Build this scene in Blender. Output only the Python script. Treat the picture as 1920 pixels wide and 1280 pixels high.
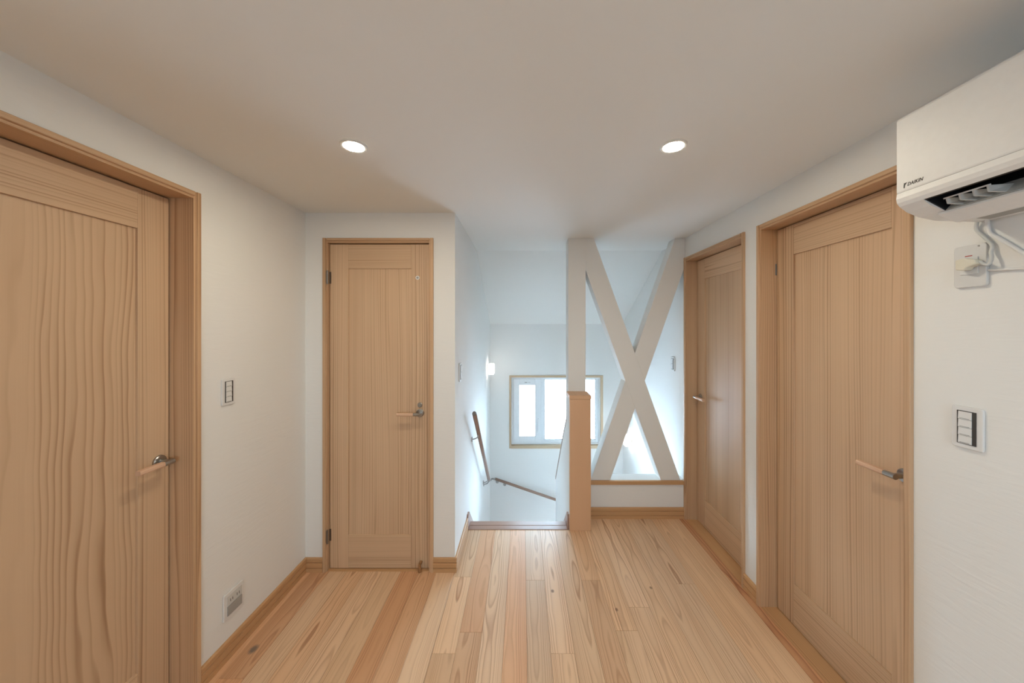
import bpy, math, random
from mathutils import Vector
random.seed(7)
scene = bpy.context.scene
C = scene.collection
for o in list(bpy.data.objects):
    bpy.data.objects.remove(o)

# ------------------------------------------------------------------ camera
H = 1.494                      # eye height
F = 650.0                      # focal length in pixels of the 1920 px frame
cam_d = bpy.data.cameras.new('camera')
cam_d.sensor_fit = 'HORIZONTAL'; cam_d.sensor_width = 36.0
cam_d.lens = F / 1920 * 36.0
cam_d.shift_x = -20 / 1920
cam_d.shift_y = -24 / 1920
cam_d.clip_start = 0.02
cam = bpy.data.objects.new('camera', cam_d); C.objects.link(cam)
cam.location = (0, 0, H); cam.rotation_euler = (math.pi / 2, 0, 0)
scene.camera = cam

# ------------------------------------------------------------------ sky, exposure
SKY = 47.0                     # even overcast sky
LAMP = 285.0                   # downlight diffuser
scene.view_settings.view_transform = 'Standard'
scene.view_settings.look = 'None'
scene.view_settings.gamma = 1.0
scene.view_settings.use_curve_mapping = False
scene.view_settings.exposure = 0.27
w = bpy.data.worlds.new('sky'); scene.world = w; w.use_nodes = True
bg = w.node_tree.nodes['Background']
bg.inputs[1].default_value = SKY
# overcast sky above the horizon, duller ground and neighbouring roofs below it
_nt = w.node_tree; _tc = _nt.nodes.new('ShaderNodeTexCoord'); _sp = _nt.nodes.new('ShaderNodeSeparateXYZ'); _cr = _nt.nodes.new('ShaderNodeValToRGB')
_nt.links.new(_tc.outputs['Generated'], _sp.inputs[0])
_mr = _nt.nodes.new('ShaderNodeMapRange'); _mr.inputs[1].default_value = -0.12; _mr.inputs[2].default_value = 0.05
_nt.links.new(_sp.outputs[2], _mr.inputs[0]); _nt.links.new(_mr.outputs[0], _cr.inputs[0])
_cr.color_ramp.elements[0].color = (0.21, 0.265, 0.33, 1); _cr.color_ramp.elements[1].color = (0.57, 0.79, 1.0, 1)
_nt.links.new(_cr.outputs[0], bg.inputs[0])


def portal(loc, rot, sx, sy):
    l = bpy.data.lights.new('window_portal', 'AREA'); l.shape = 'RECTANGLE'; l.size = sx; l.size_y = sy
    l.cycles.is_portal = True
    o = bpy.data.objects.new('window_portal', l); C.objects.link(o)
    o.location = loc; o.rotation_euler = rot


portal((0.43, 4.60, 0.43), (-math.pi / 2, 0, 0), 1.20, 0.95)      # stairwell window, facing the room
portal((0.43, 4.60, -1.60), (-math.pi / 2, 0, 0), 1.20, 1.10)      # added fill window low in the stairwell, out of view
portal((0.45, -1.95, 1.50), (math.pi / 2, 0, 0), 0.54, 0.50)       # window behind the camera
portal((-1.40, -1.0, 1.50), (0, -math.pi / 2, 0), 0.47, 0.42)       # window in the left wall, behind the camera

# ------------------------------------------------------------------ node helpers
def new_mat(name):
    m = bpy.data.materials.new(name); m.use_nodes = True
    nt = m.node_tree
    return m, nt, nt.nodes['Principled BSDF']


def N(nt, t, **kw):
    n = nt.nodes.new(t)
    for k, v in kw.items(): setattr(n, k, v)
    return n


def math_n(nt, op, a, b=None):
    n = N(nt, 'ShaderNodeMath', operation=op)
    for i, v in enumerate((a, b)):
        if v is None: continue
        if isinstance(v, (int, float)): n.inputs[i].default_value = v
        else: nt.links.new(v, n.inputs[i])
    return n.outputs[0]


def plain(name, col, rough=0.5, metal=0.0, spec=0.5, bump=0.0, bscale=60):
    m, nt, b = new_mat(name)
    b.inputs['Roughness'].default_value = rough; b.inputs['Metallic'].default_value = metal
    b.inputs['Specular IOR Level'].default_value = spec
    tc = N(nt, 'ShaderNodeTexCoord'); no = N(nt, 'ShaderNodeTexNoise')
    no.inputs['Scale'].default_value = bscale; no.inputs['Detail'].default_value = 2
    nt.links.new(tc.outputs['Object'], no.inputs['Vector'])
    mx = N(nt, 'ShaderNodeMix', data_type='RGBA'); mx.blend_type = 'MIX'
    mx.inputs[6].default_value = (*[c * 0.97 for c in col], 1); mx.inputs[7].default_value = (*[min(1, c * 1.03) for c in col], 1)
    nt.links.new(no.outputs['Fac'], mx.inputs[0]); nt.links.new(mx.outputs[2], b.inputs['Base Color'])
    if bump:
        bp = N(nt, 'ShaderNodeBump'); bp.inputs['Strength'].default_value = bump; bp.inputs['Distance'].default_value = 0.001
        nt.links.new(no.outputs['Fac'], bp.inputs['Height']); nt.links.new(bp.outputs[0], b.inputs['Normal'])
    return m


def wallpaper(name, col, strength):
    """trowelled plaster wallpaper: fine relief drawn out level"""
    m, nt, b = new_mat(name)
    b.inputs['Base Color'].default_value = (*col, 1); b.inputs['Roughness'].default_value = 0.75
    b.inputs['Specular IOR Level'].default_value = 0.25
    tc = N(nt, 'ShaderNodeTexCoord'); mp = N(nt, 'ShaderNodeMapping'); mp.inputs['Scale'].default_value = (9, 9, 55)
    nt.links.new(tc.outputs['Object'], mp.inputs['Vector'])
    a = N(nt, 'ShaderNodeTexNoise'); a.inputs['Scale'].default_value = 1.0; a.inputs['Detail'].default_value = 5; a.inputs['Distortion'].default_value = 0.8
    nt.links.new(mp.outputs[0], a.inputs['Vector'])
    c = N(nt, 'ShaderNodeTexNoise'); c.inputs['Scale'].default_value = 5; c.inputs['Detail'].default_value = 2
    nt.links.new(tc.outputs['Object'], c.inputs['Vector'])
    h = math_n(nt, 'MULTIPLY', a.outputs['Fac'], c.outputs['Fac'])
    bp = N(nt, 'ShaderNodeBump'); bp.inputs['Strength'].default_value = strength; bp.inputs['Distance'].default_value = 0.004
    nt.links.new(h, bp.inputs['Height']); nt.links.new(bp.outputs[0], b.inputs['Normal'])
    return m


def wood(name, light, mid, dark, freq=60, quad=0.0, amp=2.0, nu=5.0, nv=0.8, rough=0.5, vary=0.12, knots=(), contrast=1.0, redshift=0.0, zoned=True):
    """UV in metres: u across the grain from the piece's centre line, v along it"""
    m, nt, b = new_mat(name)
    L = nt.links
    uv = N(nt, 'ShaderNodeUVMap'); uv.uv_map = 'grain'
    oi = N(nt, 'ShaderNodeObjectInfo')
    sp = N(nt, 'ShaderNodeSeparateXYZ'); L.new(uv.outputs[0], sp.inputs[0])
    u, v, r = sp.outputs[0], sp.outputs[1], oi.outputs['Random']

    def noise(su, sv, zmul, detail=2, rough_=0.5):
        cb = N(nt, 'ShaderNodeCombineXYZ')
        L.new(math_n(nt, 'MULTIPLY', u, su), cb.inputs[0]); L.new(math_n(nt, 'MULTIPLY', v, sv), cb.inputs[1])
        L.new(math_n(nt, 'MULTIPLY', r, zmul), cb.inputs[2])
        n = N(nt, 'ShaderNodeTexNoise'); n.inputs['Scale'].default_value = 1; n.inputs['Detail'].default_value = detail
        n.inputs['Roughness'].default_value = rough_
        L.new(cb.outputs[0], n.inputs['Vector'])
        return n.outputs['Fac']
    warp = noise(nu, nv, 91.0, 2)
    bunch = noise(11.0, 0.12, 71.0, 2)          # ring widths vary across the board
    zone = N(nt, 'ShaderNodeMapRange'); zone.inputs[1].default_value = 0.36; zone.inputs[2].default_value = 0.66
    zone.inputs[3].default_value = 0.25; zone.inputs[4].default_value = 1.35
    L.new(noise(13.0, 0.25, 29.0, 1), zone.inputs[0]); zone = zone.outputs[0]   # quiet bands next to strongly lined ones
    wob = noise(nu * 4, nv * 5, 37.0, 1)
    # centre of the rings wanders off the piece's centre line
    uc = math_n(nt, 'ADD', u, math_n(nt, 'MULTIPLY', math_n(nt, 'SUBTRACT', r, 0.5), 0.06))
    t = math_n(nt, 'MULTIPLY', uc, freq)
    if quad:
        t = math_n(nt, 'ADD', t, math_n(nt, 'MULTIPLY', math_n(nt, 'MULTIPLY', uc, uc), quad))
    t = math_n(nt, 'ADD', t, math_n(nt, 'MULTIPLY', warp, amp))
    t = math_n(nt, 'ADD', t, math_n(nt, 'MULTIPLY', wob, amp * 0.10))
    t = math_n(nt, 'ADD', t, math_n(nt, 'MULTIPLY', bunch, freq * 0.11))
    # uneven ring width
    fr = math_n(nt, 'FRACT', t)
    rp = N(nt, 'ShaderNodeValToRGB'); L.new(fr, rp.inputs[0])
    e = rp.color_ramp.elements
    e[0].position = 0.0; e[0].color = (0.0, 0.0, 0.0, 1)
    e[1].position = 1.0; e[1].color = (0.0, 0.0, 0.0, 1)
    for p, c in ((0.35, 0.10), (0.65, 0.45), (0.82, 1.0), (0.90, 0.8)):
        q = e.new(p); q.color = (c, c, c, 1)
    streak = noise(260, 3.0, 53.0, 2, 0.6)
    blotch = noise(7, 1.3, 17.0, 2)
    wn = N(nt, 'ShaderNodeTexWhiteNoise', noise_dimensions='2D'); cw = N(nt, 'ShaderNodeCombineXYZ')
    L.new(math_n(nt, 'FLOOR', t), cw.inputs[0]); L.new(r, cw.inputs[1]); L.new(cw.outputs[0], wn.inputs['Vector'])
    each = math_n(nt, 'ADD', math_n(nt, 'MULTIPLY', wn.outputs['Value'], 0.8), 0.2)     # some rings darker than others
    ringstr = math_n(nt, 'MULTIPLY', rp.outputs[0], math_n(nt, 'ADD', math_n(nt, 'MULTIPLY', blotch, 0.9), 0.2))
    ringstr = math_n(nt, 'MULTIPLY', ringstr, each)
    if zoned: ringstr = math_n(nt, 'MULTIPLY', ringstr, zone)
    mx = N(nt, 'ShaderNodeMix', data_type='RGBA'); mx.inputs[6].default_value = (*light, 1); mx.inputs[7].default_value = (*mid, 1)
    L.new(math_n(nt, 'ADD', math_n(nt, 'MULTIPLY', blotch, 0.75), math_n(nt, 'MULTIPLY', streak, 0.35)), mx.inputs[0])
    m2 = N(nt, 'ShaderNodeMix', data_type='RGBA'); m2.inputs[7].default_value = (*dark, 1)
    L.new(mx.outputs[2], m2.inputs[6]); L.new(math_n(nt, 'MINIMUM', math_n(nt, 'MULTIPLY', ringstr, contrast), 1.0), m2.inputs[0])
    out = m2.outputs[2]
    if redshift:                     # heartwood boards are redder than sapwood boards
        hw = N(nt, 'ShaderNodeValToRGB'); sc = N(nt, 'ShaderNodeSeparateColor'); L.new(oi.outputs['Color'], sc.inputs[0]); L.new(sc.outputs[0], hw.inputs[0])
        he = hw.color_ramp.elements; he[0].position = 0.0; he[0].color = (1.0, 1.0, 1.0, 1); he[1].position = 1.0; he[1].color = (0.84, 0.62, 0.48, 1)
        q = he.new(0.5); q.color = (1.0, 0.95, 0.88, 1); q = he.new(0.8); q.color = (0.93, 0.77, 0.66, 1)
        m3 = N(nt, 'ShaderNodeMix', data_type='RGBA'); m3.blend_type = 'MULTIPLY'; m3.inputs[0].default_value = redshift
        L.new(out, m3.inputs[6]); L.new(hw.outputs[0], m3.inputs[7]); out = m3.outputs[2]
    hsv = N(nt, 'ShaderNodeHueSaturation'); L.new(out, hsv.inputs['Color'])
    r2 = math_n(nt, 'FRACT', math_n(nt, 'MULTIPLY', r, 7.31))
    L.new(math_n(nt, 'ADD', math_n(nt, 'MULTIPLY', r2, vary), 1 - vary / 2), hsv.inputs['Value'])
    out = hsv.outputs[0]
    if knots:                        # knots at their places on the floor, in metres
        geo = N(nt, 'ShaderNodeNewGeometry')
        for (kx, ky, ka, kb, col) in knots:
            s = N(nt, 'ShaderNodeVectorMath', operation='SUBTRACT'); s.inputs[1].default_value = (kx, ky, 0); L.new(geo.outputs['Position'], s.inputs[0])
            d = N(nt, 'ShaderNodeVectorMath', operation='DIVIDE'); d.inputs[1].default_value = (ka, kb, 1); L.new(s.outputs[0], d.inputs[0])
            ln = N(nt, 'ShaderNodeVectorMath', operation='LENGTH'); L.new(d.outputs[0], ln.inputs[0])
            mr = N(nt, 'ShaderNodeMapRange'); mr.inputs[1].default_value = 0.4; mr.inputs[2].default_value = 1.0; mr.inputs[3].default_value = 0.85; mr.inputs[4].default_value = 0
            L.new(ln.outputs['Value'], mr.inputs[0])
            m4 = N(nt, 'ShaderNodeMix', data_type='RGBA'); m4.inputs[7].default_value = (*col, 1)
            L.new(mr.outputs[0], m4.inputs[0]); L.new(out, m4.inputs[6]); out = m4.outputs[2]
    L.new(out, b.inputs['Base Color'])
    b.inputs['Roughness'].default_value = rough; b.inputs['Specular IOR Level'].default_value = 0.4
    bp = N(nt, 'ShaderNodeBump'); bp.inputs['Strength'].default_value = 0.12; bp.inputs['Distance'].default_value = 0.0008
    L.new(math_n(nt, 'ADD', math_n(nt, 'MULTIPLY', rp.outputs[0], -0.6), streak), bp.inputs['Height']); L.new(bp.outputs[0], b.inputs['Normal'])
    return m


def emit(name, col, s):
    m, nt, b = new_mat(name)
    b.inputs['Base Color'].default_value = (0.9, 0.9, 0.88, 1)
    b.inputs['Emission Color'].default_value = (*col, 1); b.inputs['Emission Strength'].default_value = s
    return m


def glass_mat():
    m = bpy.data.materials.new('window_glass'); m.use_nodes = True
    nt = m.node_tree; nt.nodes.remove(nt.nodes['Principled BSDF'])
    out = nt.nodes['Material Output']
    t = N(nt, 'ShaderNodeBsdfTransparent'); t.inputs[0].default_value = (0.96, 0.98, 0.98, 1)
    g = N(nt, 'ShaderNodeBsdfGlossy'); g.inputs['Roughness'].default_value = 0.02
    f = N(nt, 'ShaderNodeFresnel'); f.inputs['IOR'].default_value = 1.45
    mx = N(nt, 'ShaderNodeMixShader')
    nt.links.new(f.outputs[0], mx.inputs[0]); nt.links.new(t.outputs[0], mx.inputs[1]); nt.links.new(g.outputs[0], mx.inputs[2])
    nt.links.new(mx.outputs[0], out.inputs[0])
    return m


DL = (0.71, 0.505, 0.33); DM = (0.62, 0.41, 0.255); DD = (0.40, 0.235, 0.13)
M = dict(
    wall=wallpaper('wall_paper', (0.83, 0.82, 0.795), 0.45),
    ceil=wallpaper('ceiling_paper', (0.82, 0.81, 0.78), 0.10),
    door=wood('pine_door', DL, DM, DD, freq=75, amp=2.6, nu=4, nv=0.45, contrast=1.5),
    door_bold=wood('pine_door_wide_grain', DL, DM, DD, freq=46, amp=5.5, nu=3.4, nv=0.9, contrast=1.5),
    frame=wood('pine_frame', (0.65, 0.435, 0.265), (0.57, 0.355, 0.205), (0.37, 0.20, 0.10), freq=95, amp=2.4, nu=4, nv=0.8, contrast=1.3),
    floor=wood('cedar_floor', (0.86, 0.64, 0.44), (0.78, 0.53, 0.34), (0.45, 0.235, 0.13), freq=5, quad=1250, amp=6.5, nu=5, nv=1.25, zoned=False,
               rough=0.36, vary=0.2, redshift=1.0, contrast=1.35,
               knots=((-1.255, 1.616, 0.022, 0.030, (0.16, 0.14, 0.12)), (0.17, 1.975, 0.012, 0.016, (0.20, 0.10, 0.06)),
                      (0.50, 1.845, 0.010, 0.015, (0.24, 0.12, 0.07)), (0.74, 2.0, 0.010, 0.014, (0.26, 0.14, 0.08)))),
    base=wood('pine_baseboard', (0.66, 0.40, 0.20), (0.58, 0.32, 0.15), (0.40, 0.20, 0.085), freq=90, amp=1.5, nu=3, nv=1.2),
    newel=wood('smooth_newel_wood', (0.74, 0.46, 0.275), (0.70, 0.415, 0.24), (0.59, 0.325, 0.175), freq=25, amp=1.5, nu=3, nv=0.4, contrast=0.5),
    stair=wood('brown_stair_wood', (0.42, 0.25, 0.185), (0.36, 0.205, 0.15), (0.24, 0.13, 0.095), freq=60, amp=2, rough=0.32),
    rail=wood('brown_rail_wood', (0.40, 0.265, 0.20), (0.34, 0.215, 0.16), (0.22, 0.13, 0.095), freq=60, amp=2, rough=0.35),
    winwood=wood('pale_window_casing', (0.62, 0.47, 0.32), (0.56, 0.41, 0.27), (0.44, 0.30, 0.18), freq=60, amp=2),
    grip=wood('lever_grip_wood', (0.72, 0.48, 0.33), (0.67, 0.42, 0.28), (0.45, 0.25, 0.14), freq=60, amp=1.5, contrast=0.5),
    metal=plain('satin_nickel', (0.42, 0.41, 0.39), 0.28, 1.0),
    dmetal=plain('dark_bronze', (0.24, 0.215, 0.19), 0.4, 0.9),
    brass=plain('aged_brass', (0.45, 0.31, 0.17), 0.4, 0.8),
    white=plain('white_plastic', (0.76, 0.75, 0.735), 0.4),
    acwhite=plain('appliance_white', (0.82, 0.815, 0.80), 0.5),
    plate=plain('outlet_plate', (0.70, 0.69, 0.675), 0.4),
    grey=plain('pale_grey_plastic', (0.60, 0.60, 0.575), 0.45),
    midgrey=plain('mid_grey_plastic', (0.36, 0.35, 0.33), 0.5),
    black=plain('black_plastic', (0.012, 0.012, 0.013), 0.4),
    dark=plain('dark_slot', (0.05, 0.045, 0.04), 0.6),
    cream=plain('cream_plastic', (0.74, 0.70, 0.58), 0.45),
    red=plain('red_print', (0.45, 0.07, 0.05), 0.6),
    vinyl=plain('white_window_vinyl', (0.80, 0.82, 0.84), 0.35),
    gasket=plain('grey_gasket', (0.22, 0.24, 0.26), 0.6),
    sub=plain('subfloor_dark', (0.20, 0.12, 0.07), 0.8),
    glass=glass_mat(),
    lamp=emit('lit_diffuser', (1.0, 0.89, 0.69), LAMP),
    shade=emit('lit_lamp_shade', (1.0, 0.93, 0.84), 6.0),
)

# ------------------------------------------------------------------ mesh helpers
AX = {'x': 0, 'y': 1, 'z': 2}


class MB:
    def __init__(s): s.v = []; s.f = []

    def add(s, vs, fs):
        o = len(s.v); s.v += [tuple(p) for p in vs]; s.f += [tuple(i + o for i in f) for f in fs]; return s

    def box(s, x0, x1, y0, y1, z0, z1):
        x0, x1 = sorted((x0, x1)); y0, y1 = sorted((y0, y1)); z0, z1 = sorted((z0, z1))
        return s.add([(x0, y0, z0), (x1, y0, z0), (x1, y1, z0), (x0, y1, z0), (x0, y0, z1), (x1, y0, z1), (x1, y1, z1), (x0, y1, z1)],
                     [(0, 3, 2, 1), (4, 5, 6, 7), (0, 1, 5, 4), (1, 2, 6, 5), (2, 3, 7, 6), (3, 0, 4, 7)])

    def prism(s, poly, axis, a0, a1):
        """poly in the two other axes (in x,y,z order), extruded along axis"""
        n = len(poly)

        def P(q, a):
            return {'x': (a, q[0], q[1]), 'y': (q[0], a, q[1]), 'z': (q[0], q[1], a)}[axis]
        area = sum(poly[i][0] * poly[(i + 1) % n][1] - poly[(i + 1) % n][0] * poly[i][1] for i in range(n))
        if (area < 0) != (axis == 'y'): poly = poly[::-1]
        a0, a1 = sorted((a0, a1))
        vs = [P(q, a0) for q in poly] + [P(q, a1) for q in poly]
        return s.add(vs, [tuple(range(n - 1, -1, -1)), tuple(range(n, 2 * n))] + [(i, (i + 1) % n, n + (i + 1) % n, n + i) for i in range(n)])

    def tube(s, pts, r, n=10, caps=True):
        pts = [Vector(p) for p in pts]; vs = []; fs = []
        rs = r if isinstance(r, (list, tuple)) else [r] * len(pts)
        prev = None
        for i, p in enumerate(pts):
            d = (pts[min(i + 1, len(pts) - 1)] - pts[max(i - 1, 0)]).normalized()
            if prev is None:
                a = d.orthogonal().normalized()
            else:
                a = (prev - d * prev.dot(d)).normalized()
            prev = a; b = d.cross(a)
            for k in range(n):
                t = 2 * math.pi * k / n; vs.append(p + (a * math.cos(t) + b * math.sin(t)) * rs[i])
        for i in range(len(pts) - 1):
            for k in range(n):
                fs.append((i * n + k, i * n + (k + 1) % n, (i + 1) * n + (k + 1) % n, (i + 1) * n + k))
        if caps: fs += [tuple(range(n - 1, -1, -1)), tuple(range((len(pts) - 1) * n, len(pts) * n))]
        return s.add(vs, fs)

    def lathe(s, prof, center, axis='z', n=32):
        """prof: (radius, offset along axis) list, closed with caps"""
        vs = []; fs = []; cx, cy, cz = center
        for (r, a) in prof:
            for k in range(n):
                t = 2 * math.pi * k / n; c, q = r * math.cos(t), r * math.sin(t)
                vs.append({'z': (cx + c, cy + q, cz + a), 'y': (cx + c, cy + a, cz + q), 'x': (cx + a, cy + c, cz + q)}[axis])
        for i in range(len(prof) - 1):
            for k in range(n):
                fs.append((i * n + k, i * n + (k + 1) % n, (i + 1) * n + (k + 1) % n, (i + 1) * n + k))
        fs += [tuple(range(n - 1, -1, -1)), tuple(range((len(prof) - 1) * n, len(prof) * n))]
        return s.add(vs, fs)

    def build(s, name, mat, parent=None, grain='z', bevel=0.0, smooth=False, seg=2, uc=None):
        off = Vector((0, 0, 0))
        if parent is not None and not parent.get('_local'):
            off = Vector(parent.get('_org', (0, 0, 0)))
        me = bpy.data.meshes.new(name)
        me.from_pydata([tuple(Vector(p) - off) for p in s.v], [], s.f)
        me.materials.append(M[mat] if isinstance(mat, str) else mat)
        import bmesh
        bm = bmesh.new(); bm.from_mesh(me); bmesh.ops.recalc_face_normals(bm, faces=bm.faces); bm.to_mesh(me); bm.free()
        g = AX[grain]
        cs = [(min(p[i] for p in s.v) + max(p[i] for p in s.v)) / 2 for i in range(3)]
        ul = me.uv_layers.new(name='grain')
        for p in me.polygons:
            nn = [abs(c) for c in p.normal]; d = nn.index(max(nn))
            if d == g: a, b = [i for i in range(3) if i != g]
            else: a = [i for i in range(3) if i not in (d, g)][0]; b = g
            for li in p.loop_indices:
                co = me.vertices[me.loops[li].vertex_index].co + off
                ul.data[li].uv = (co[a] - cs[a], co[b])
        if smooth:
            for p in me.polygons: p.use_smooth = len(p.vertices) == 4
        o = bpy.data.objects.new(name, me); C.objects.link(o)
        if parent is not None: o.parent = parent
        if parent is not None:
            o['_org'] = tuple(off)
            if parent.get('_local'): o['_local'] = 1
        if bevel:
            md = o.modifiers.new('bevel', 'BEVEL'); md.width = bevel; md.segments = seg; md.limit_method = 'ANGLE'; md.angle_limit = 0.7
        return o


def tag(o, label, cat, group=None, kind=None):
    o['label'] = label; o['category'] = cat
    if group: o['group'] = group
    if kind: o['kind'] = kind
    return o


def thing(name, loc, label, cat, group=None, kind=None, rot=None):
    o = bpy.data.objects.new(name, None); C.objects.link(o); o.location = loc
    o.empty_display_size = 0.1
    if rot is None: o['_org'] = tuple(loc)          # parts are given in world metres
    else: o.rotation_euler = (0, 0, rot); o['_local'] = 1   # parts are given in the thing's own frame
    return tag(o, label, cat, group, kind)


# ------------------------------------------------------------------ dimensions
XL, XR, YF, XS = -1.338, 1.280, 2.135, -0.417      # left wall, right wall, wall with the narrow door, stair wall
CZ = 2.207; YB = -1.90; YFAR = 4.44; YSL = 3.168; ZSL = 1.552; PIT = -2.7
YN = 2.576                                           # where the floor ends at the stairs
YW = 2.735                                           # low wall / brace / post front
D1 = (0.675, 1.432); D3 = (1.993, 2.735); D4 = (1.135, 1.884); D2 = (-1.2276, -0.549); DH = 2.05


def struct(mb, name, mat, label, cat, **kw):
    return tag(mb.build(name, mat, **kw), label, cat, kind='structure')


# ------------------------------------------------------------------ shell
mb = MB(); T = 0.14
LY0, LY1, LZ0, LZ1 = -1.20, -0.80, 1.275, 1.725
mb.box(XL - T, XL, YB - T, LY0, -0.2, CZ).box(XL - T, XL, LY1, D1[0], -0.2, CZ).box(XL - T, XL, LY0, LY1, -0.2, LZ0).box(XL - T, XL, LY0, LY1, LZ1, CZ)
mb.box(XL - T, XL, D1[1], YF + 0.12, -0.2, CZ).box(XL - T, XL, D1[0], D1[1], DH, CZ).box(XL - T, XL, D1[0], D1[1], -0.2, -0.002).box(XL - T - 0.02, XL - T, D1[0] - .05, D1[1] + .05, -0.2, CZ)  # last box: unseen plate added behind the door to block sky light
struct(mb, 'wall_left', 'wall', 'warm white textured wall on the left, with the wide door nearest the camera', 'wall')
mb = MB()
mb.box(XR, XR + T, YB - T, D4[0], PIT, CZ).box(XR, XR + T, D4[1], D3[0], PIT, CZ).box(XR, XR + T, D3[1], YFAR, PIT, CZ)
for d in (D3, D4): mb.box(XR + T, XR + T + 0.02, d[0] - .04, d[1] + .04, PIT, CZ).box(XR, XR + T, d[0], d[1], DH, CZ).box(XR, XR + T, d[0], d[1], PIT, -0.002)  # thin outer boxes are added plates sealing the doors against sky light
struct(mb, 'wall_right', 'wall', 'white textured wall on the right carrying two doors and the air conditioner', 'wall')
mb = MB()
mb.box(XL, D2[0], YF, YF + 0.12, -0.2, CZ).box(D2[1], XS, YF, YF + 0.12, -0.2, CZ).box(D2[0], D2[1], YF, YF + 0.12, DH, CZ).box(D2[0], D2[1], YF, YF + 0.12, -0.2, -0.002).box(XL, XS - 0.121, YF + 0.12, YF + 0.14, -0.2, CZ)  # last box is an added hidden plate, stops light leaking round the door
struct(mb, 'wall_front', 'wall', 'narrow white wall facing the camera around the slim door', 'wall')
struct(MB().box(XS - 0.12, XS, YF + 0.12, YFAR, PIT, CZ), 'wall_stair', 'wall', 'white wall along the left of the stairs with the brown handrail', 'wall')
WX0, WX1, WZ0, WZ1 = -0.171, 1.028, -0.036, 0.896
mb = MB(); t = 0.16
mb.box(XS - 0.12, WX0, YFAR, YFAR + t, PIT, 1.7).box(WX1, XR + T, YFAR, YFAR + t, PIT, 1.7).box(WX0, WX1, YFAR, YFAR + t, WZ1, 1.7)
KX0, KX1, KZ0, KZ1 = -0.10, WX1, -2.15, -1.06
mb.box(WX0, WX1, YFAR, YFAR + t, KZ1, WZ0).box(WX0, KX0, YFAR, YFAR + t, PIT, KZ1).box(KX0, KX1, YFAR, YFAR + t, PIT, KZ0)
struct(mb, 'wall_far', 'wall', 'white end wall of the stairwell around the small window', 'wall')
BX0, BX1, BZ0, BZ1 = 0.19, 0.71, 1.26, 1.74
mb = MB()
mb.box(XL - T, BX0, YB - t, YB, -0.2, CZ).box(BX1, XR + T, YB - t, YB, -0.2, CZ).box(BX0, BX1, YB - t, YB, BZ1, CZ).box(BX0, BX1, YB - t, YB, -0.2, BZ0)
struct(mb, 'wall_back', 'wall', 'white wall behind the camera with a window', 'wall')
struct(MB().box(0.497, XR, YW, YW + 0.12, -0.25, 0.290), 'wall_low', 'wall', 'low white wall under the crossed beams', 'wall')
# stair-side half wall: full height at its head, then falling with the stairs
struct(MB().prism([(2.585, 0.0), (2.585, 0.972), (YW, 0.972), (YW, PIT), (2.585, PIT)], 'x', 0.347, 0.4975)
       .prism([(YW, PIT), (YW, 0.776), (YW + 0.145, 0.655), (YW + 0.145, PIT)], 'x', 0.347, 0.3590)
       .prism([(YW + 0.145, PIT), (YW + 0.145, 0.655), (3.64, -0.085), (3.64, PIT)], 'x', 0.347, 0.4975),
       'wall_inner', 'wall', 'white half wall falling beside the stairs behind the wooden newel', 'wall')
struct(MB().box(XS, XR, 2.50, 2.57, PIT, -0.201), 'wall_light_seal', 'wall', 'added unseen wall under the landing edge keeping sky light out', 'wall')  # added out of view to stop sky light leaking in below
struct(MB().box(XL - T, XR + T, YB - t, YSL, CZ, CZ + 0.12), 'ceiling', 'ceil', 'flat white papered ceiling with two round downlights', 'ceiling')
sl = (ZSL - CZ) / (YFAR - YSL)
struct(MB().prism([(YSL, CZ), (YFAR + 0.16, CZ + sl * (YFAR + 0.16 - YSL)), (YFAR + 0.16, CZ + 0.12), (YSL, CZ + 0.12)], 'x', XS - 0.12, XR + T), 'ceiling_slope', 'ceil',
       'white ceiling sloping down over the stairwell to the far wall', 'ceiling')
struct(MB().box(XS - 0.12, XR + T, 2.45, YFAR + 0.16, PIT - 0.1, PIT), 'floor_stairwell', 'floor', 'wooden floor at the bottom of the stairwell', 'floor', grain='y')

# floor with its boards
fl = struct(MB().box(XL, XR, YB, YF, -0.2, -0.015).box(XS, XR, YF, YN, -0.2, -0.015).box(0.4975, XR, YN, YW, -0.2, -0.015), 'floor', 'sub', 'pale cedar plank floor running towards the stairs', 'floor')
fixed = {-1.30: [1.481], -0.42: [1.595, 2.088], -0.31: [1.707], 0.02: [2.06], 0.13: [1.595], 0.35: [2.06], 0.46: [1.716], 0.90: [2.03], 0.57: [1.86], -0.53: [0.95], -0.86: [1.25], 0.79: [1.30]}
heart = {-1.30: .95, -1.19: .35, -1.08: .62, -0.97: .3, -0.86: .45, -0.75: .8, -0.64: .85, -0.53: .15, -0.42: .55, -0.31: .7, -0.20: .1, -0.09: .72, 0.02: .3, 0.13: .45,
         0.24: .4, 0.35: .6, 0.46: .35, 0.57: .15, 0.68: .5, 0.79: .3, 0.90: .2, 1.01: .55, 1.12: .4, 1.23: 1.0}      # how much red heartwood each row of boards has
k = -13
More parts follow.
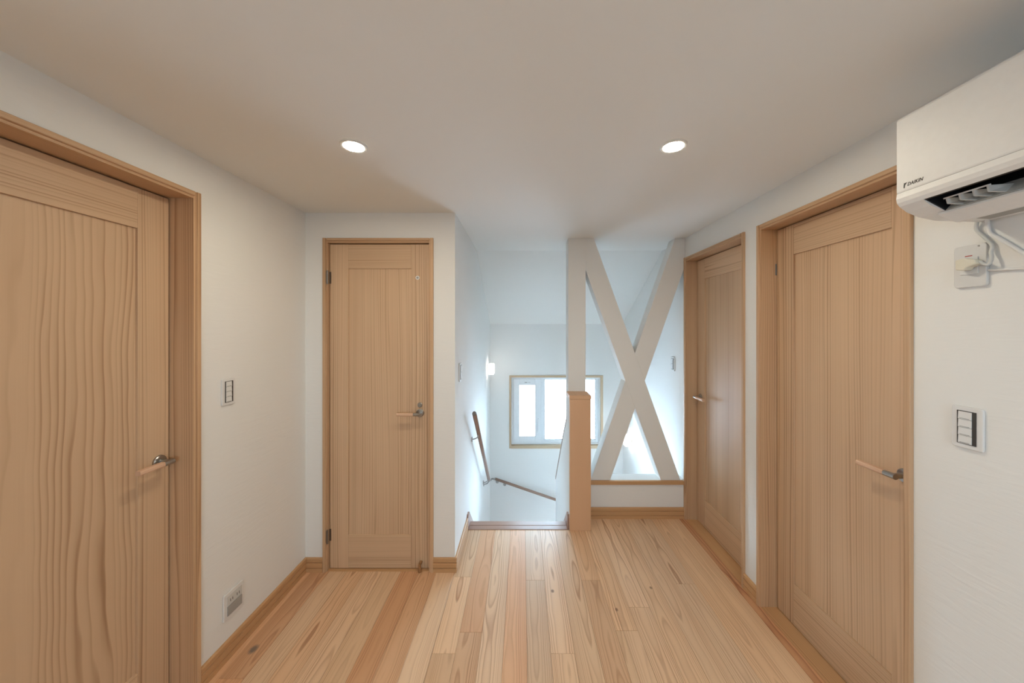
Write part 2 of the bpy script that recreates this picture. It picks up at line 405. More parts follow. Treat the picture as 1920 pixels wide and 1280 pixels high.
while 0.02 + 0.11 * k < XR:
    e0 = 0.02 + 0.11 * k; e1 = e0 + 0.11; k += 1
    x0, x1 = max(e0, XL), min(e1, XR)
    if x1 - x0 < 0.004: continue
    ends = [(x0, x1, YF if x1 <= XS + 0.003 else (YW if x0 >= 0.49 else YN))]
    if x0 < XS < x1 - 0.003: ends = [(x0, XS, YF), (XS, x1, YN)]
    if x0 < 0.347 < x1 or (0.347 <= x0 < 0.49): ends = [(x0, x1, YN)]
    if x0 < 0.49 < x1: ends = [(x0, 0.497, YN), (0.497, x1, YW)]
    cuts = []
    for key, val in fixed.items():
        if abs(key - e0) < 0.012: cuts = val
    for (a, b, yend) in ends:
        ys = [YB] + sorted([c for c in cuts if c < yend - 0.05])
        if len(ys) == 1: ys.append(random.uniform(0.1, 1.25))
        else: ys.insert(1, max(YB + 0.3, ys[1] - random.uniform(1.5, 2.0)))
        ys.append(yend)
        for y0, y1 in zip(ys[:-1], ys[1:]):
            g = 0.0004
            hv = [v for kk, v in heart.items() if abs(kk - e0) < 0.02] or [0.7]
            hv = min(1, max(0, hv[0] + random.uniform(-0.15, 0.15)))
            pk = MB().box(a + g, b - g, y0 + g, y1 - g, -0.015, 0.0).build('plank', 'floor', fl, grain='y', bevel=0.0006, seg=1)
            pk.color = (hv, hv, hv, 1)

# ------------------------------------------------------------------ baseboards
BP = [(0, 0), (0.012, 0), (0.012, 0.022), (0.006, 0.024), (0.006, 0.028), (0.012, 0.030), (0.012, 0.056), (0.006, 0.058), (0.006, 0.062), (0.012, 0.065), (0.012, 0.084), (0.009, 0.088), (0, 0.088)]


def baseboard(name, label, runs):
    mb = MB()
    for (side, at, a, b) in runs:
        if side == 'y': mb.prism([(at - d, z) for d, z in BP], 'x', a, b)          # on a wall facing the camera
        elif side == 'r': mb.prism([(at - d, z) for d, z in BP], 'y', a, b)        # on the right wall
        else: mb.prism([(at + d, z) for d, z in BP], 'y', a, b)                    # on a left wall
    return struct(mb, name, 'base', label, 'baseboard', grain='x' if runs[0][0] == 'y' else 'y')


baseboard('baseboard_left', 'orange wooden baseboard along the left wall under the wall outlet', [('l', XL, D1[1], YF), ('l', XL, YB, D1[0])])
baseboard('baseboard_front', 'short wooden baseboard pieces either side of the slim door', [('y', YF, XL + 0.011, D2[0]), ('y', YF, D2[1], XS + 0.011)])
baseboard('baseboard_stair', 'wooden baseboard on the stair wall leading to the top step', [('l', XS, YF, YN)])
baseboard('baseboard_low', 'wooden baseboard under the crossed beams', [('y', YW, 0.5045, XR - 0.012)])
baseboard('baseboard_right', 'short wooden baseboard between the two right doors', [('r', XR, D4[1], D3[0]), ('r', XR, YB, D4[0])])

# ------------------------------------------------------------------ doors
def door(name, label, loc, rot, W, recess, side, panel='door', exposed_hinges=False, hinge_gap=False, backset=0.055, grip=0.100):
    t = thing(name, loc, label, 'door', kind='structure', rot=rot)
    h = W / 2; c = 0.027; dep = recess + 0.042; hw = h - c

    def prof(s): return [(s * h, 0.0), (s * h, dep), (s * (h - c), dep), (s * (h - c), -0.004), (s * (h - 0.019), -0.004), (s * (h - 0.017), -0.012), (s * (h - 0.002), -0.012), (s * h, -0.010)]
    for s in (-1, 1):
        MB().prism([(a, b) for a, b in prof(s)], 'z', 0.0, DH).build('jamb', 'frame', t, grain='z')
    pz = [(0.0, DH), (dep, DH), (dep, DH - c), (-0.004, DH - c), (-0.004, DH - 0.019), (-0.012, DH - 0.017), (-0.012, DH - 0.002), (-0.010, DH)]
    MB().prism(pz, 'x', -hw, hw).build('head_casing', 'frame', t, grain='x')
    MB().box(-hw, hw, -0.0005 if recess < 0.05 else -0.002, dep, -0.002, 0.004).build('sill', 'base', t, grain='x')
    x0, x1 = -hw + 0.0045, hw - 0.0045; z0, z1 = 0.008, DH - c - 0.0055
    y0, y1 = recess, recess + 0.036; st = 0.112; tr = 0.150; br = 0.205
    for a, b in ((x0, x0 + st), (x1 - st, x1)): MB().box(a, b, y0, y1, z0, z1).build('stile', 'door', t, grain='z', bevel=0.0012)
    MB().box(x0 + st + 0.0004, x1 - st - 0.0004, y0 + 0.0002, y1, z1 - tr, z1).build('rail', 'door', t, grain='x', bevel=0.0012)
    MB().box(x0 + st + 0.0004, x1 - st - 0.0004, y0 + 0.0002, y1, z0, z0 + br).build('rail', 'door', t, grain='x', bevel=0.0012)
    MB().box(x0 + st, x1 - st, y0 + 0.009, y1 - 0.009, z0 + br, z1 - tr).build('panel', panel, t, grain='z')
    # lever handle: metal rose and neck, wooden grip
    sg = 1 if side == 'R' else -1
    hx = sg * (x1 - backset); hz = 0.972
    mb = MB().lathe([(0.025, 0.0), (0.025, -0.006), (0.022, -0.009), (0.010, -0.010), (0.010, -0.040)], (hx, y0, hz), 'y', 24)
    mb.tube([(hx + sg * 0.010, y0 - 0.046, hz), (hx - sg * 0.028, y0 - 0.046, hz)], 0.0105, 14)
    hd = mb.build('handle', 'metal', t, smooth=False); hd['label'] = 'satin metal lever rose'
    gx = hx - sg * 0.028
    g = MB().prism([(y0 - 0.046 + a, hz + b) for a, b in ((-.010, -.004), (-.007, -.009), (.007, -.009), (.010, -.004), (.010, .004), (.007, .009), (-.007, .009), (-.010, .004))], 'x', gx, gx - sg * grip)
    g.build('grip', 'grip', hd, grain='x')['label'] = 'wooden lever grip'
    if exposed_hinges:
        for z in (1.81, 0.215):
            mb = MB().tube([(-hw, -0.005, z - 0.042), (-hw, -0.005, z + 0.042)], 0.0065, 12)
            mb.box(-hw - 0.014, -hw, -0.0065, -0.003, z - 0.036, z + 0.036).box(-hw, -hw + 0.012, y0 - 0.003, y0, z - 0.036, z + 0.036)
            mb.build('hinge', 'dmetal', t)
    if hinge_gap:
        for z in (1.81,):
            MB().tube([(-sg * (hw - 0.0015), y0 - 0.004, z - 0.03), (-sg * (hw - 0.0015), y0 - 0.004, z + 0.03)], 0.004, 8).build('hinge', 'dmetal', t)
    return t, (x0, x1, y0, hx, hz)


cy = lambda d: (d[0] + d[1]) / 2
wd = lambda d: d[1] - d[0]
door('door_1', 'wide pine door with bold wavy grain in the left wall, nearest the camera', (XL, cy(D1), 0), math.pi / 2, wd(D1), 0.092, 'R', panel='door_bold', backset=0.038, grip=0.088)
t2, (dx0, dx1, dy0, dhx, dhz) = door('door_2', 'slim pine door with exposed hinges facing the camera', (cy(D2), YF, 0), 0.0, wd(D2), 0.018, 'R', exposed_hinges=True, backset=0.0565)
MB().lathe([(0.0125, 0.0), (0.0125, -0.003), (0.008, -0.0035)], (dhx - 0.015, dy0, 1.81), 'y', 20).build('indicator_ring', 'white', t2)
MB().lathe([(0.0065, -0.003), (0.0065, -0.005)], (dhx - 0.015, dy0, 1.81), 'y', 16).build('indicator_lens', 'midgrey', t2)
mb = MB().lathe([(0.015, 0.0), (0.015, -0.005), (0.012, -0.008)], (dhx, dy0, dhz + 0.050), 'y', 20); mb.box(dhx - 0.002, dhx + 0.002, dy0 - 0.011, dy0 - 0.007, dhz + 0.041, dhz + 0.059)
mb.build('privacy_lock', 'metal', t2)
mb = MB().tube([(dhx + 0.006, dy0, 0.048), (dhx + 0.006, dy0 - 0.035, 0.046)], 0.009, 12); mb.tube([(dhx + 0.006, dy0 - 0.026, 0.05), (dhx + 0.006, dy0 - 0.026, 0.004)], [0.008, 0.011], 12)
mb.build('door_stop', 'brass', t2)
door('door_3', 'far right pine door beside the crossed beams', (XR, cy(D3), 0), -math.pi / 2, wd(D3), 0.080, 'L')
door('door_4', 'right pine door under the air conditioner', (XR, cy(D4), 0), -math.pi / 2, wd(D4), 0.080, 'R', hinge_gap=True, backset=0.064)

# ------------------------------------------------------------------ windows
w1 = thing('window_1', (0.43, YFAR, WZ0), 'small white framed window in the stairwell end wall', 'window', kind='structure')
e = 0.025
for a in (((WX0, WX0 + e), (WZ0, WZ1)), ((WX1 - e, WX1), (WZ0, WZ1))):
    MB().box(*a[0], YFAR - 0.010, YFAR + 0.10, *a[1]).build('casing', 'winwood', w1, grain='z')
MB().box(WX0 + e, WX1 - e, YFAR - 0.010, YFAR + 0.10, WZ1 - e, WZ1).build('casing', 'winwood', w1, grain='x')
MB().box(WX0 + e, WX1 - e, YFAR - 0.016, YFAR + 0.10, WZ0, WZ0 + e + 0.012).build('casing', 'winwood', w1, grain='x')
ix0, ix1, iz0, iz1 = WX0 + e, WX1 - e, WZ0 + e + 0.012, WZ1 - e


def ring(mb, a0, a1, z0, z1, b0, b1, c0, c1, y0, y1):
    """frame between an outer and an inner rectangle"""
    return mb.box(a0, b0, y0, y1, z0, z1).box(b1, a1, y0, y1, z0, z1).box(b0, b1, y0, y1, z0, c0).box(b0, b1, y0, y1, c1, z1)


ring(MB(), ix0, ix1, iz0, iz1, ix0 + 0.025, ix1 - 0.022, iz0 + 0.022, iz1 - 0.025, YFAR + 0.035, YFAR + 0.13).box(0.238, 0.268, YFAR + 0.040, YFAR + 0.13, iz0 + 0.022, iz1 - 0.025).build('frame', 'vinyl', w1, bevel=0.003)
sa = ring(MB(), ix0 + 0.025, 0.238, iz0 + 0.022, iz1 - 0.025, -0.041, 0.159, 0.109, 0.764, YFAR + 0.030, YFAR + 0.085).build('sash', 'vinyl', w1, bevel=0.003)
MB().box(-0.0408, 0.1588, YFAR + 0.052, YFAR + 0.058, 0.1092, 0.7638).build('pane', 'glass', sa)
MB().box(0.026, 0.058, YFAR + 0.0292, YFAR + 0.0302, 0.797, 0.803).build('maker_mark', 'dark', sa)
MB().box(0.068, 0.10, YFAR + 0.0292, YFAR + 0.0302, 0.798, 0.802).build('maker_mark', 'midgrey', sa)
mb = MB().box(0.188, 0.212, YFAR + 0.018, YFAR + 0.030, 0.16, 0.25).box(0.193, 0.207, YFAR + 0.004, YFAR + 0.018, 0.18, 0.34)
mb.build('latch_handle', 'vinyl', sa, bevel=0.003)
sb = ring(MB(), 0.268, ix1 - 0.022, iz0 + 0.022, iz1 - 0.025, 0.2835, 0.946, 0.058, 0.838, YFAR + 0.055, YFAR + 0.10).build('sash', 'vinyl', w1, bevel=0.002)
MB().box(0.2837, 0.9458, YFAR + 0.070, YFAR + 0.076, 0.0582, 0.8378).build('pane', 'glass', sb)
ring(MB(), 0.2838, 0.9457, 0.0583, 0.8377, 0.289, 0.940, 0.064, 0.832, YFAR + 0.066, YFAR + 0.0698).build('gasket', 'gasket', sb)

w2 = thing('window_2', (0.45, YB, BZ0), 'window in the wall behind the camera', 'window', kind='structure')
ring(MB(), BX0, BX1, BZ0, BZ1, BX0 + 0.04, BX1 - 0.04, BZ0 + 0.04, BZ1 - 0.04, YB - 0.12, YB - 0.05).build('frame', 'vinyl', w2)
MB().box(BX0 + 0.04, BX1 - 0.04, YB - 0.09, YB - 0.084, BZ0 + 0.04, BZ1 - 0.04).build('pane', 'glass', w2)
w3 = thing('window_3', (XL, -1.0, LZ0), 'window in the left wall behind the camera', 'window', kind='structure')
mb = MB(); a_, b_ = XL - 0.12, XL - 0.05
mb.box(a_, b_, LY0, LY0 + 0.04, LZ0, LZ1).box(a_, b_, LY1 - 0.04, LY1, LZ0, LZ1).box(a_, b_, LY0 + 0.04, LY1 - 0.04, LZ0, LZ0 + 0.04).box(a_, b_, LY0 + 0.04, LY1 - 0.04, LZ1 - 0.04, LZ1).build('frame', 'vinyl', w3)
MB().box(XL - 0.09, XL - 0.084, LY0 + 0.04, LY1 - 0.04, LZ0 + 0.04, LZ1 - 0.04).build('pane', 'glass', w3)
w4 = thing('fill_window', (0.46, YFAR, KZ0), 'added unseen window low in the stairwell for fill light', 'window', kind='structure')  # unseen window added to even out the stairwell light
ring(MB(), KX0, KX1, KZ0, KZ1, KX0 + 0.04, KX1 - 0.04, KZ0 + 0.04, KZ1 - 0.04, YFAR + 0.05, YFAR + 0.12).build('frame', 'vinyl', w4)
MB().box(KX0 + 0.04, KX1 - 0.04, YFAR + 0.07, YFAR + 0.076, KZ0 + 0.04, KZ1 - 0.04).build('pane', 'glass', w4)

# ------------------------------------------------------------------ stairs
st = thing('staircase', (0, YN, 0), 'brown wooden staircase descending from the hall edge', 'staircase')
MB().box(XS + 0.0125, 0.334, YN, YN + 0.052, -0.028, 0.003).build('nosing', 'stair', st, grain='x', bevel=0.003)
MB().box(XS + 0.0125, 0.334, YN + 0.056, YN + 0.115, -0.028, 0.002).build('nosing', 'stair', st, grain='x', bevel=0.003)
rise, run = 0.20, 0.205
for i in range(1, 6):
    y = YN + 0.115 - 0.02 + run * (i - 1)
    MB().box(XS + 0.0125, 0.334, y, y + run + 0.03, -rise * i - 0.03, -rise * i).build('tread', 'stair', st, grain='x', bevel=0.003)
    MB().box(XS + 0.0125, 0.334, y + 0.003, y + 0.018, -rise * i, -rise * (i - 1) - 0.0285).build('riser', 'wall', st)
y5 = YN + 0.095 + run * 5
px_, py_ = 0.347, 3.66
for i, poly in enumerate(([(XS + .001, y5), (px_ - .002, y5), (px_ - .002, py_), (XS + .001, 4.12)], [(XS + .001, 4.121), (px_ - .002, py_), (px_ + .02, YFAR - .001), (XS + .001, YFAR - .001)],
                          [(px_, py_), (0.9, YFAR - .001), (px_ + .021, YFAR - .001)], [(px_ + .01, py_), (XR - .001, py_), (XR - .001, YFAR - .001), (0.901, YFAR - .001)])):
    MB().prism(poly, 'z', -rise * (6 + i) - 0.03, -rise * (6 + i)).build('tread', 'stair', st, grain='x')
for xa, xb, ys in ((XS + 0.0002, XS + 0.012, YN), (0.335, 0.3468, 2.586)):
    MB().prism([(ys, -0.028), (ys, 0.083), (YN + 0.022, 0.103), (YN + 0.062, 0.103), (3.64, -0.80), (3.64, -1.25), (YN + 0.17, -0.25)], 'x', xa, xb).build('stringer', 'stair', st, grain='y')

# ------------------------------------------------------------------ newel, post, braces
nw = thing('newel_post', (0.425, 2.57, 0), 'square orange wooden newel at the head of the stairs', 'newel post')
MB().box(0.348, 0.5045, 2.562, 2.5845, 0.0, 0.972).build('board', 'newel', nw, grain='z', bevel=0.0015)
MB().box(0.345, 0.5065, 2.560, YW - 0.0005, 0.973, 1.001).build('cap', 'newel', nw, grain='y', bevel=0.0015)
tag(MB().box(0.3595, 0.497, YW, YW + 0.145, -0.25, CZ - 0.0005).build('structural_post', 'ceil', bevel=0.002), 'white square post rising from the newel to the ceiling', 'post')
cb = thing('cross_brace', (0.88, YW, 0.298), 'white crossed diagonal beams forming an X beside the post', 'beam')
ZB = 0.2985; hwid = 0.077
cA, kA = 0.881, 0.358; cB, kB = 0.893, 0.3486; Z0 = 1.1
xa = lambda z, s: cA + kA * (Z0 - z) + s * hwid
xb = lambda z, s: cB - kB * (Z0 - z) + s * hwid
PX = 0.4972
zl = Z0 + (cA - hwid - PX) / kA
MB().prism([(PX, zl), (PX, CZ), (xa(CZ, 1), CZ), (xa(ZB, 1), ZB), (xa(ZB, -1), ZB)], 'y', YW, YW + 0.118).build('diagonal_beam', 'ceil', cb, bevel=0.002)


def cross(sA, sB):       # where an edge of A meets an edge of B
    # cA+kA(Z0-z)+sA h = cB-kB(Z0-z)+sB h
    d = (cB - cA + (sB - sA) * hwid) / (kA + kB); z = Z0 - d
    return (xa(z, sA), z)


zr = Z0 + (XR - 0.0005 - cB - hwid) / kB
up = [cross(1, -1), (xb(CZ, -1), CZ), (XR - 0.0005, CZ), (XR - 0.0005, zr), cross(1, 1)]
lo = [cross(-1, -1), cross(-1, 1), (xb(ZB, 1), ZB), (xb(ZB, -1), ZB)]
MB().prism(up, 'y', YW + 0.0002, YW + 0.118).prism(lo, 'y', YW + 0.0002, YW + 0.118).build('diagonal_beam', 'ceil', cb, bevel=0.002)
struct(MB().box(0.5045, XR - 0.012, YW - 0.014, YW + 0.008, 0.268, 0.298), 'trim_1', 'base', 'thin wooden ledge trim under the crossed beams', 'trim', grain='x', bevel=0.002)
struct(MB().box(0.498, XR, YW + 0.0085, YW + 0.122, 0.2902, 0.298), 'trim_2', 'ceil', 'white sill top behind the wooden ledge trim', 'trim')
struct(MB().prism([(YW + 0.001, 0.778), (YW + 0.001, 0.803), (YW + 0.146, 0.682), (3.642, -0.058), (3.642, -0.085), (YW + 0.146, 0.656)], 'x', 0.344, 0.3588), 'trim_3', 'rail', 'thin brown edging down the sloping half wall', 'trim', grain='y')

# ------------------------------------------------------------------ handrails
def bracket(parent, at, wall):
    """small curved metal arm from the wall up under the rail"""
    a, b = Vector(at), Vector(wall)
    mid = Vector((a.x if abs(a.x - b.x) > .01 else a.x, a.y, b.z))
    pts = []
    for i in range(7):
        s = i / 6
        pts.append(b * (1 - s) ** 2 + mid * 2 * s * (1 - s) + a * s * s)
    mb = MB().tube(pts, 0.005, 8)
    d = (mid - b).normalized()
    mb.tube([b, b + d * 0.006], 0.020, 14)
    return mb.build('bracket', 'metal', parent)


hr = thing('handrail', (-0.36, 2.6, 0.88), 'round brown handrail descending along the left stair wall', 'handrail')
r0, r1 = Vector((-0.362, 2.60, 0.857)), Vector((-0.362, 3.70, -0.113))
MB().tube([r0, r1], 0.0165, 16).build('rail', 'rail', hr, grain='y', smooth=True)
dn = (r1 - r0).normalized()
MB().tube([r0 - dn * 0.014, r0], [0.013, 0.0172], 16).build('end_cap', 'dmetal', hr)
for s in (0.22, 0.955, 0.995):
    p = r0.lerp(r1, s); bracket(hr, p - Vector((0, 0, 0.012)), (XS + 0.0005, p.y, p.z - 0.055))
MB().tube([r1, r1 + dn * 0.03, (-0.362, 3.755, -0.155), (-0.362, 3.815, -0.17)], 0.009, 10).build('joint', 'metal', hr)
h2 = thing('handrail', (-0.35, 4.38, -0.40), 'short brown handrail under the stairwell window', 'handrail')
q0, q1 = Vector((-0.345, 4.378, -0.402)), Vector((0.62, 4.378, -0.735))
MB().tube([q0, q1], 0.0165, 16).build('rail', 'rail', h2, grain='x', smooth=True)
dq = (q1 - q0).normalized()
MB().tube([q0 - dq * 0.012, q0], [0.013, 0.0172], 16).build('end_cap', 'metal', h2)
for s in (0.02, 0.12, 0.85):
    p = q0.lerp(q1, s); bracket(h2, p - Vector((0, 0, 0.012)), (p.x, YFAR - 0.0005, p.z - 0.055))
MB().tube([q0, (-0.375, 4.375, -0.40), (-0.392, 4.34, -0.385), (-0.392, 4.28, -0.375)], 0.009, 10).build('joint', 'metal', h2)

# ------------------------------------------------------------------ lamps
for x, y, lab in ((-0.658, 1.351, 'lit round ceiling downlight over the slim door side'), (0.588, 1.352, 'lit round ceiling downlight over the right doors side'),
                  (-0.658, -0.65, 'added fill downlight behind the camera on the left'), (0.588, -0.65, 'added fill downlight behind the camera on the right')):  # the pair behind the camera is added to light the hall
    t = thing('downlight', (x, y, CZ), lab, 'downlight', 'ceiling downlights')
    n = 40
    prof = [(0.039, -0.0005), (0.039, -0.0054), (0.046, -0.0060), (0.0505, -0.0035), (0.0505, -0.0005)]
    vs = []; fs = []
    for (r, a) in prof:
        for k in range(n): vs.append((x + r * math.cos(2 * math.pi * k / n), y + r * math.sin(2 * math.pi * k / n), CZ + a))
    for i in range(len(prof)):
        j = (i + 1) % len(prof)
        for k in range(n): fs.append((i * n + k, i * n + (k + 1) % n, j * n + (k + 1) % n, j * n + k))
    MB().add(vs, fs).build('trim_ring', 'white', t)
    MB().lathe([(0.0388, -0.0006), (0.0388, -0.0046), (0.0385, -0.0048)], (x, y, CZ), 'z', n).build('diffuser', 'lamp', t)


def wall_lamp(s, xw, y, z, lab):
    t = thing('wall_lamp', (xw, y, z), lab, 'wall lamp', 'stairwell wall lamps')
    MB().box(xw + s * 0.0005, xw + s * 0.014, y - 0.045, y + 0.045, z - 0.055, z + 0.055).build('mount', 'white', t, bevel=0.003)
    MB().box(xw + s * 0.0145, xw + s * 0.078, y - 0.048, y + 0.048, z - 0.060, z + 0.060).build('shade', 'shade', t, bevel=0.004)


wall_lamp(1, XS, 4.10, 1.018, 'lit cube wall lamp left of the stairwell window')
wall_lamp(-1, XR, 4.10, 0.176, 'lit cube wall lamp low on the right, seen through the crossed beams')

# ------------------------------------------------------------------ switches and outlets (own frame: x right, y into the wall, z up)
def rrect(hx, hz, r=0.008, n=4):
    pts = []
    for cx, cz, a0 in ((hx - r, hz - r, 0), (-hx + r, hz - r, 90), (-hx + r, -hz + r, 180), (hx - r, -hz + r, 270)):
        for i in range(n + 1):
            a = math.radians(a0 + 90 * i / n); pts.append((cx + r * math.cos(a), cz + r * math.sin(a)))
    return pts


def switch(loc, rot, lab, rockers=4):
    t = thing('light_switch', loc, lab, 'light switch', 'wall switches', rot=rot)
    MB().prism(rrect(0.035, 0.060, 0.006), 'y', -0.008, -0.0005).build('plate', 'white', t, bevel=0.002)
    MB().box(-0.0215, 0.0215, -0.0095, -0.0078, -0.0475, 0.0475).build('mounting_strip', 'dark', t)
    hgt = 0.092 / rockers
    for i in range(rockers):
        z = -0.046 + hgt * i
        rk = MB().prism([(-0.0118, z + 0.0006), (-0.0104, z + hgt - 0.0006), (-0.0092, z + hgt - 0.0006), (-0.0092, z + 0.0006)], 'x', -0.0175, 0.0125).build('rocker', 'white', t)
        MB().box(-0.0135, 0.0085, -0.0123, -0.0113, z + 0.0022, z + 0.0036).build('mark', 'midgrey', rk)
    return t


switch((XL, 1.570, 1.210), math.pi / 2, 'white four-button light switch on the left wall beside the wide door')
switch((XR, 0.993, 1.210), -math.pi / 2, 'white four-button light switch on the right wall below the power outlet')
switch((XS, 2.297, 1.206), math.pi / 2, 'small white light switch on the stair wall next to the slim door corner', 2)
switch((XR, 2.945, 1.196), -math.pi / 2, 'small white light switch seen between the crossed beams and far right door', 2)

ot = thing('wall_outlet', (XL, 1.60, 0.24), 'square white outlet plate low on the left wall above the baseboard', 'outlet', rot=math.pi / 2)
MB().prism(rrect(0.056, 0.060, 0.006), 'y', -0.008, -0.0005).build('plate', 'white', ot, bevel=0.002)
MB().box(-0.040, 0.040, -0.010, -0.0078, 0.004, 0.044).build('receptacle', 'grey', ot)
for x in (-0.018, 0.018): MB().box(x - 0.007, x - 0.005, -0.0108, -0.0098, 0.016, 0.028).box(x + 0.005, x + 0.007, -0.0108, -0.0098, 0.016, 0.028).build('slot', 'dark', ot)
MB().box(-0.040, 0.040, -0.012, -0.0078, -0.042, 0.001).build('flap', 'midgrey', ot, bevel=0.001)

ao = thing('wall_outlet', (XR, 0.986, 1.672), 'white power outlet under the air conditioner with a cream plug', 'outlet', rot=-math.pi / 2)
MB().prism(rrect(0.036, 0.060, 0.008), 'y', -0.009, -0.0005).build('plate', 'plate', ao, bevel=0.002)
MB().box(-0.020, 0.020, -0.012, -0.0088, -0.024, 0.024).build('receptacle', 'plate', ao, bevel=0.001)
MB().box(-0.010, 0.006, -0.0095, -0.0088, 0.0275, 0.0300).build('rating_mark', 'red', ao)
MB().lathe([(0.0025, -0.0085), (0.002, -0.0105)], (0.020, 0, 0.053), 'y', 12).build('screw', 'metal', ao)


def smooth_path(pts, n=6):
    P = [Vector(p) for p in pts]; P = [P[0]] + P + [P[-1]]; out = []
    for i in range(1, len(P) - 2):
        for k in range(n):
            t = k / n
            out.append(0.5 * ((2 * P[i]) + (-P[i - 1] + P[i + 1]) * t + (2 * P[i - 1] - 5 * P[i] + 4 * P[i + 1] - P[i + 2]) * t * t + (-P[i - 1] + 3 * P[i] - 3 * P[i + 1] + P[i + 2]) * t ** 3))
    out.append(P[-2]); return out


pl = thing('power_cord', (XR - 0.03, 0.99, 1.67), 'cream plug and pale cord running up to the air conditioner', 'power cord')
mb = MB().prism([(0.998, 1.662), (0.998, 1.690), (0.978, 1.693), (0.971, 1.688), (0.954, 1.685), (0.951, 1.672), (0.971, 1.666), (0.978, 1.658)], 'x', XR - 0.036, XR - 0.0125)
mb.build('plug', 'cream', pl, bevel=0.003)
MB().tube(smooth_path([(XR - 0.024, 0.953, 1.678), (1.2580, 0.9377, 1.6671), (1.2640, 0.9347, 1.6824), (1.2700, 0.9402, 1.7023), (1.2725, 0.9399, 1.7196), (1.2725, 0.9551, 1.7453), (1.2725, 0.9719, 1.7721), (1.2680, 0.9662, 1.7972), (1.2600, 0.9568, 1.8061)]), 0.0042, 8).build('cable', 'grey', pl, smooth=True)
tag(MB().tube(smooth_path([(1.2620, 0.9429, 1.8015), (1.2720, 0.9482, 1.7784), (1.2730, 0.9435, 1.7538), (1.2730, 0.9204, 1.7291), (1.2730, 0.8803, 1.6849), (1.2730, 0.8112, 1.6138)]), 0.0048, 8).build('signal_cable', 'white', smooth=True),
    'pale cable slanting down the right wall from the air conditioner', 'cable')
tag(MB().tube(smooth_path([(1.2740, 0.9475, 1.6543), (1.2740, 0.9150, 1.6503), (1.2740, 0.8810, 1.6472), (1.2740, 0.8119, 1.6414)]), 0.0034, 8).build('level_cable', 'white', smooth=True),
    'pale cable running level from the outlet edge out of frame', 'cable')

# ------------------------------------------------------------------ air conditioner
Y1, Y0 = 0.964, 0.190
ac = thing('air_conditioner', (XR, 0.58, 1.79), 'white wall-mounted air conditioner high on the right wall', 'air conditioner')
back = XR - 0.001
full = [(back, 2.072), (1.052, 2.072), (1.052, 1.8672), (1.0405, 1.8670), (1.0385, 1.852), (1.041, 1.841), (1.048, 1.832), (1.068, 1.817), (1.100, 1.8035), (1.145, 1.794), (back, 1.790)]
cav = [(back, 2.072), (1.052, 2.072), (1.052, 1.8672), (1.0405, 1.8670), (1.0385, 1.852), (1.041, 1.841), (1.048, 1.832), (1.060, 1.880), (1.155, 1.880), (1.1365, 1.8345), (1.106, 1.8025), (1.145, 1.794), (back, 1.790)]
MB().prism(full, 'y', 0.907, Y1).prism(full, 'y', Y0, Y0 + 0.057).prism(cav, 'y', Y0 + 0.057, 0.907).build('body', 'acwhite', ac)
fp = MB().prism([(1.0515, 2.076), (1.050, 2.076), (1.043, 2.073), (1.0395, 2.066), (1.0395, 1.872), (1.0405, 1.8676), (1.0515, 1.8676)], 'y', Y0, Y1).build('front_panel', 'acwhite', ac, bevel=0.0015)
MB().prism([(1.0485, 1.8330), (1.0603, 1.8796), (1.1546, 1.8796), (1.1368, 1.8350), (1.1340, 1.8358), (1.1500, 1.8750), (1.0640, 1.8750), (1.0530, 1.8305)], 'y', Y0 + 0.0575, 0.9065).build('air_outlet_lining', 'black', ac)
MB().prism([(1.0530, 1.8310), (1.0640, 1.8750), (1.1500, 1.8750), (1.1340, 1.8358), (1.1055, 1.8030)], 'y', 0.9040, 0.9068).build('air_outlet_lining', 'black', ac)
MB().prism([(1.1366, 1.8344), (1.1058, 1.8022), (1.1030, 1.8040), (1.1335, 1.8362)], 'y', Y0 + 0.0575, 0.9035).build('outlet_guide', 'grey', ac)
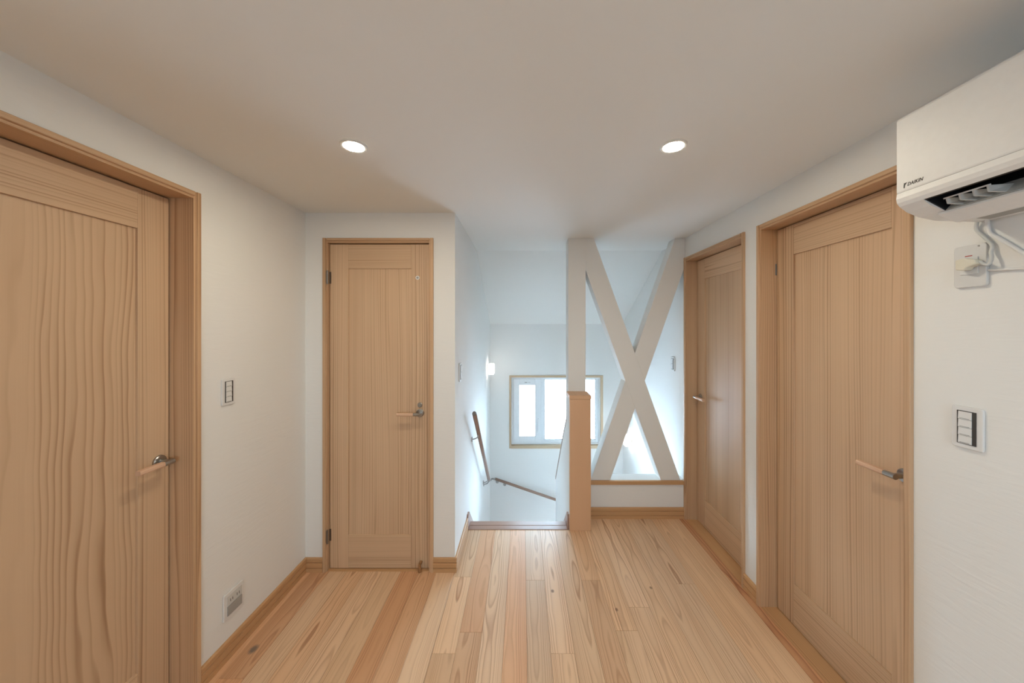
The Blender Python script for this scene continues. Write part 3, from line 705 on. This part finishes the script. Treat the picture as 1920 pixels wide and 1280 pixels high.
for y in (0.890, 0.864, 0.838, 0.812, 0.70, 0.674, 0.648, 0.622, 0.45, 0.424, 0.398):
    c4 = [(1.084, 1.8290, y), (1.088, 1.8135, y), (1.106, 1.8065, y - 0.016), (1.1265, 1.8275, y - 0.016)]
    MB().add([(a, c, b) for a, b, c in c4] + [(a, c - 0.004, b) for a, b, c in c4],
             [(0, 1, 2, 3), (7, 6, 5, 4), (0, 4, 5, 1), (1, 5, 6, 2), (2, 6, 7, 3), (3, 7, 4, 0)]).build('vane', 'grey', ac, bevel=0.001, seg=1)
for a, b in ((0.806, 0.893), (0.617, 0.702), (0.394, 0.452)):
    MB().prism([(1.083, 1.8300), (1.089, 1.8320), (1.090, 1.8285), (1.084, 1.8265)], 'y', a, b).build('vane_link', 'white', ac)
MB().prism([(1.103, 1.8015), (1.103, 1.7955), (1.150, 1.7765), (1.162, 1.7765), (1.158, 1.7830), (1.116, 1.7985)], 'y', Y0 + 0.05, 0.921).build('flap', 'acwhite', ac, bevel=0.001)
MB().prism([(1.163, 1.7840), (1.163, 1.7790), (1.205, 1.7770), (1.205, 1.7830)], 'y', Y0 + 0.08, 0.895).build('flap_gap_shade', 'midgrey', ac)  # grey strip stands in for the shaded gap behind the flap
# lettering on the front panel
tx = bpy.data.curves.new('lettering', 'FONT'); tx.body = 'DAIKIN'; tx.size = 0.0125; tx.shear = 0.28; tx.extrude = 0.0002; tx.space_character = 1.05; tx.offset = 0.00022
to = bpy.data.objects.new('lettering_tmp', tx); C.objects.link(to)
dg = bpy.context.evaluated_depsgraph_get(); me = bpy.data.meshes.new_from_object(to.evaluated_get(dg))
bpy.data.objects.remove(to)
xs = [v.co.x for v in me.vertices]; sx = 0.0375 / (max(xs) - min(xs))
ZT = 1.8795
vs = [(1.0392 - v.co.z, 0.9365 - (v.co.x - min(xs)) * sx, ZT + v.co.y) for v in me.vertices]
fs = [tuple(p.vertices) for p in me.polygons]
MB().add(vs, fs).build('lettering', 'dark', fp)
yl = 0.9455
MB().prism([(yl, ZT + 0.010), (yl - 0.0085, ZT + 0.010), (yl - 0.0030, ZT + 0.0045)], 'x', 1.0388, 1.0394).prism([(yl - 0.0005, ZT + 0.0075), (yl - 0.0030, ZT + 0.0040), (yl - 0.0022, ZT - 0.003), (yl, ZT - 0.003)], 'x', 1.0388, 1.0394).build('emblem', 'dark', fp)

for o in bpy.data.objects:
    for kk in ('_org', '_local'):
        if kk in o: del o[kk]
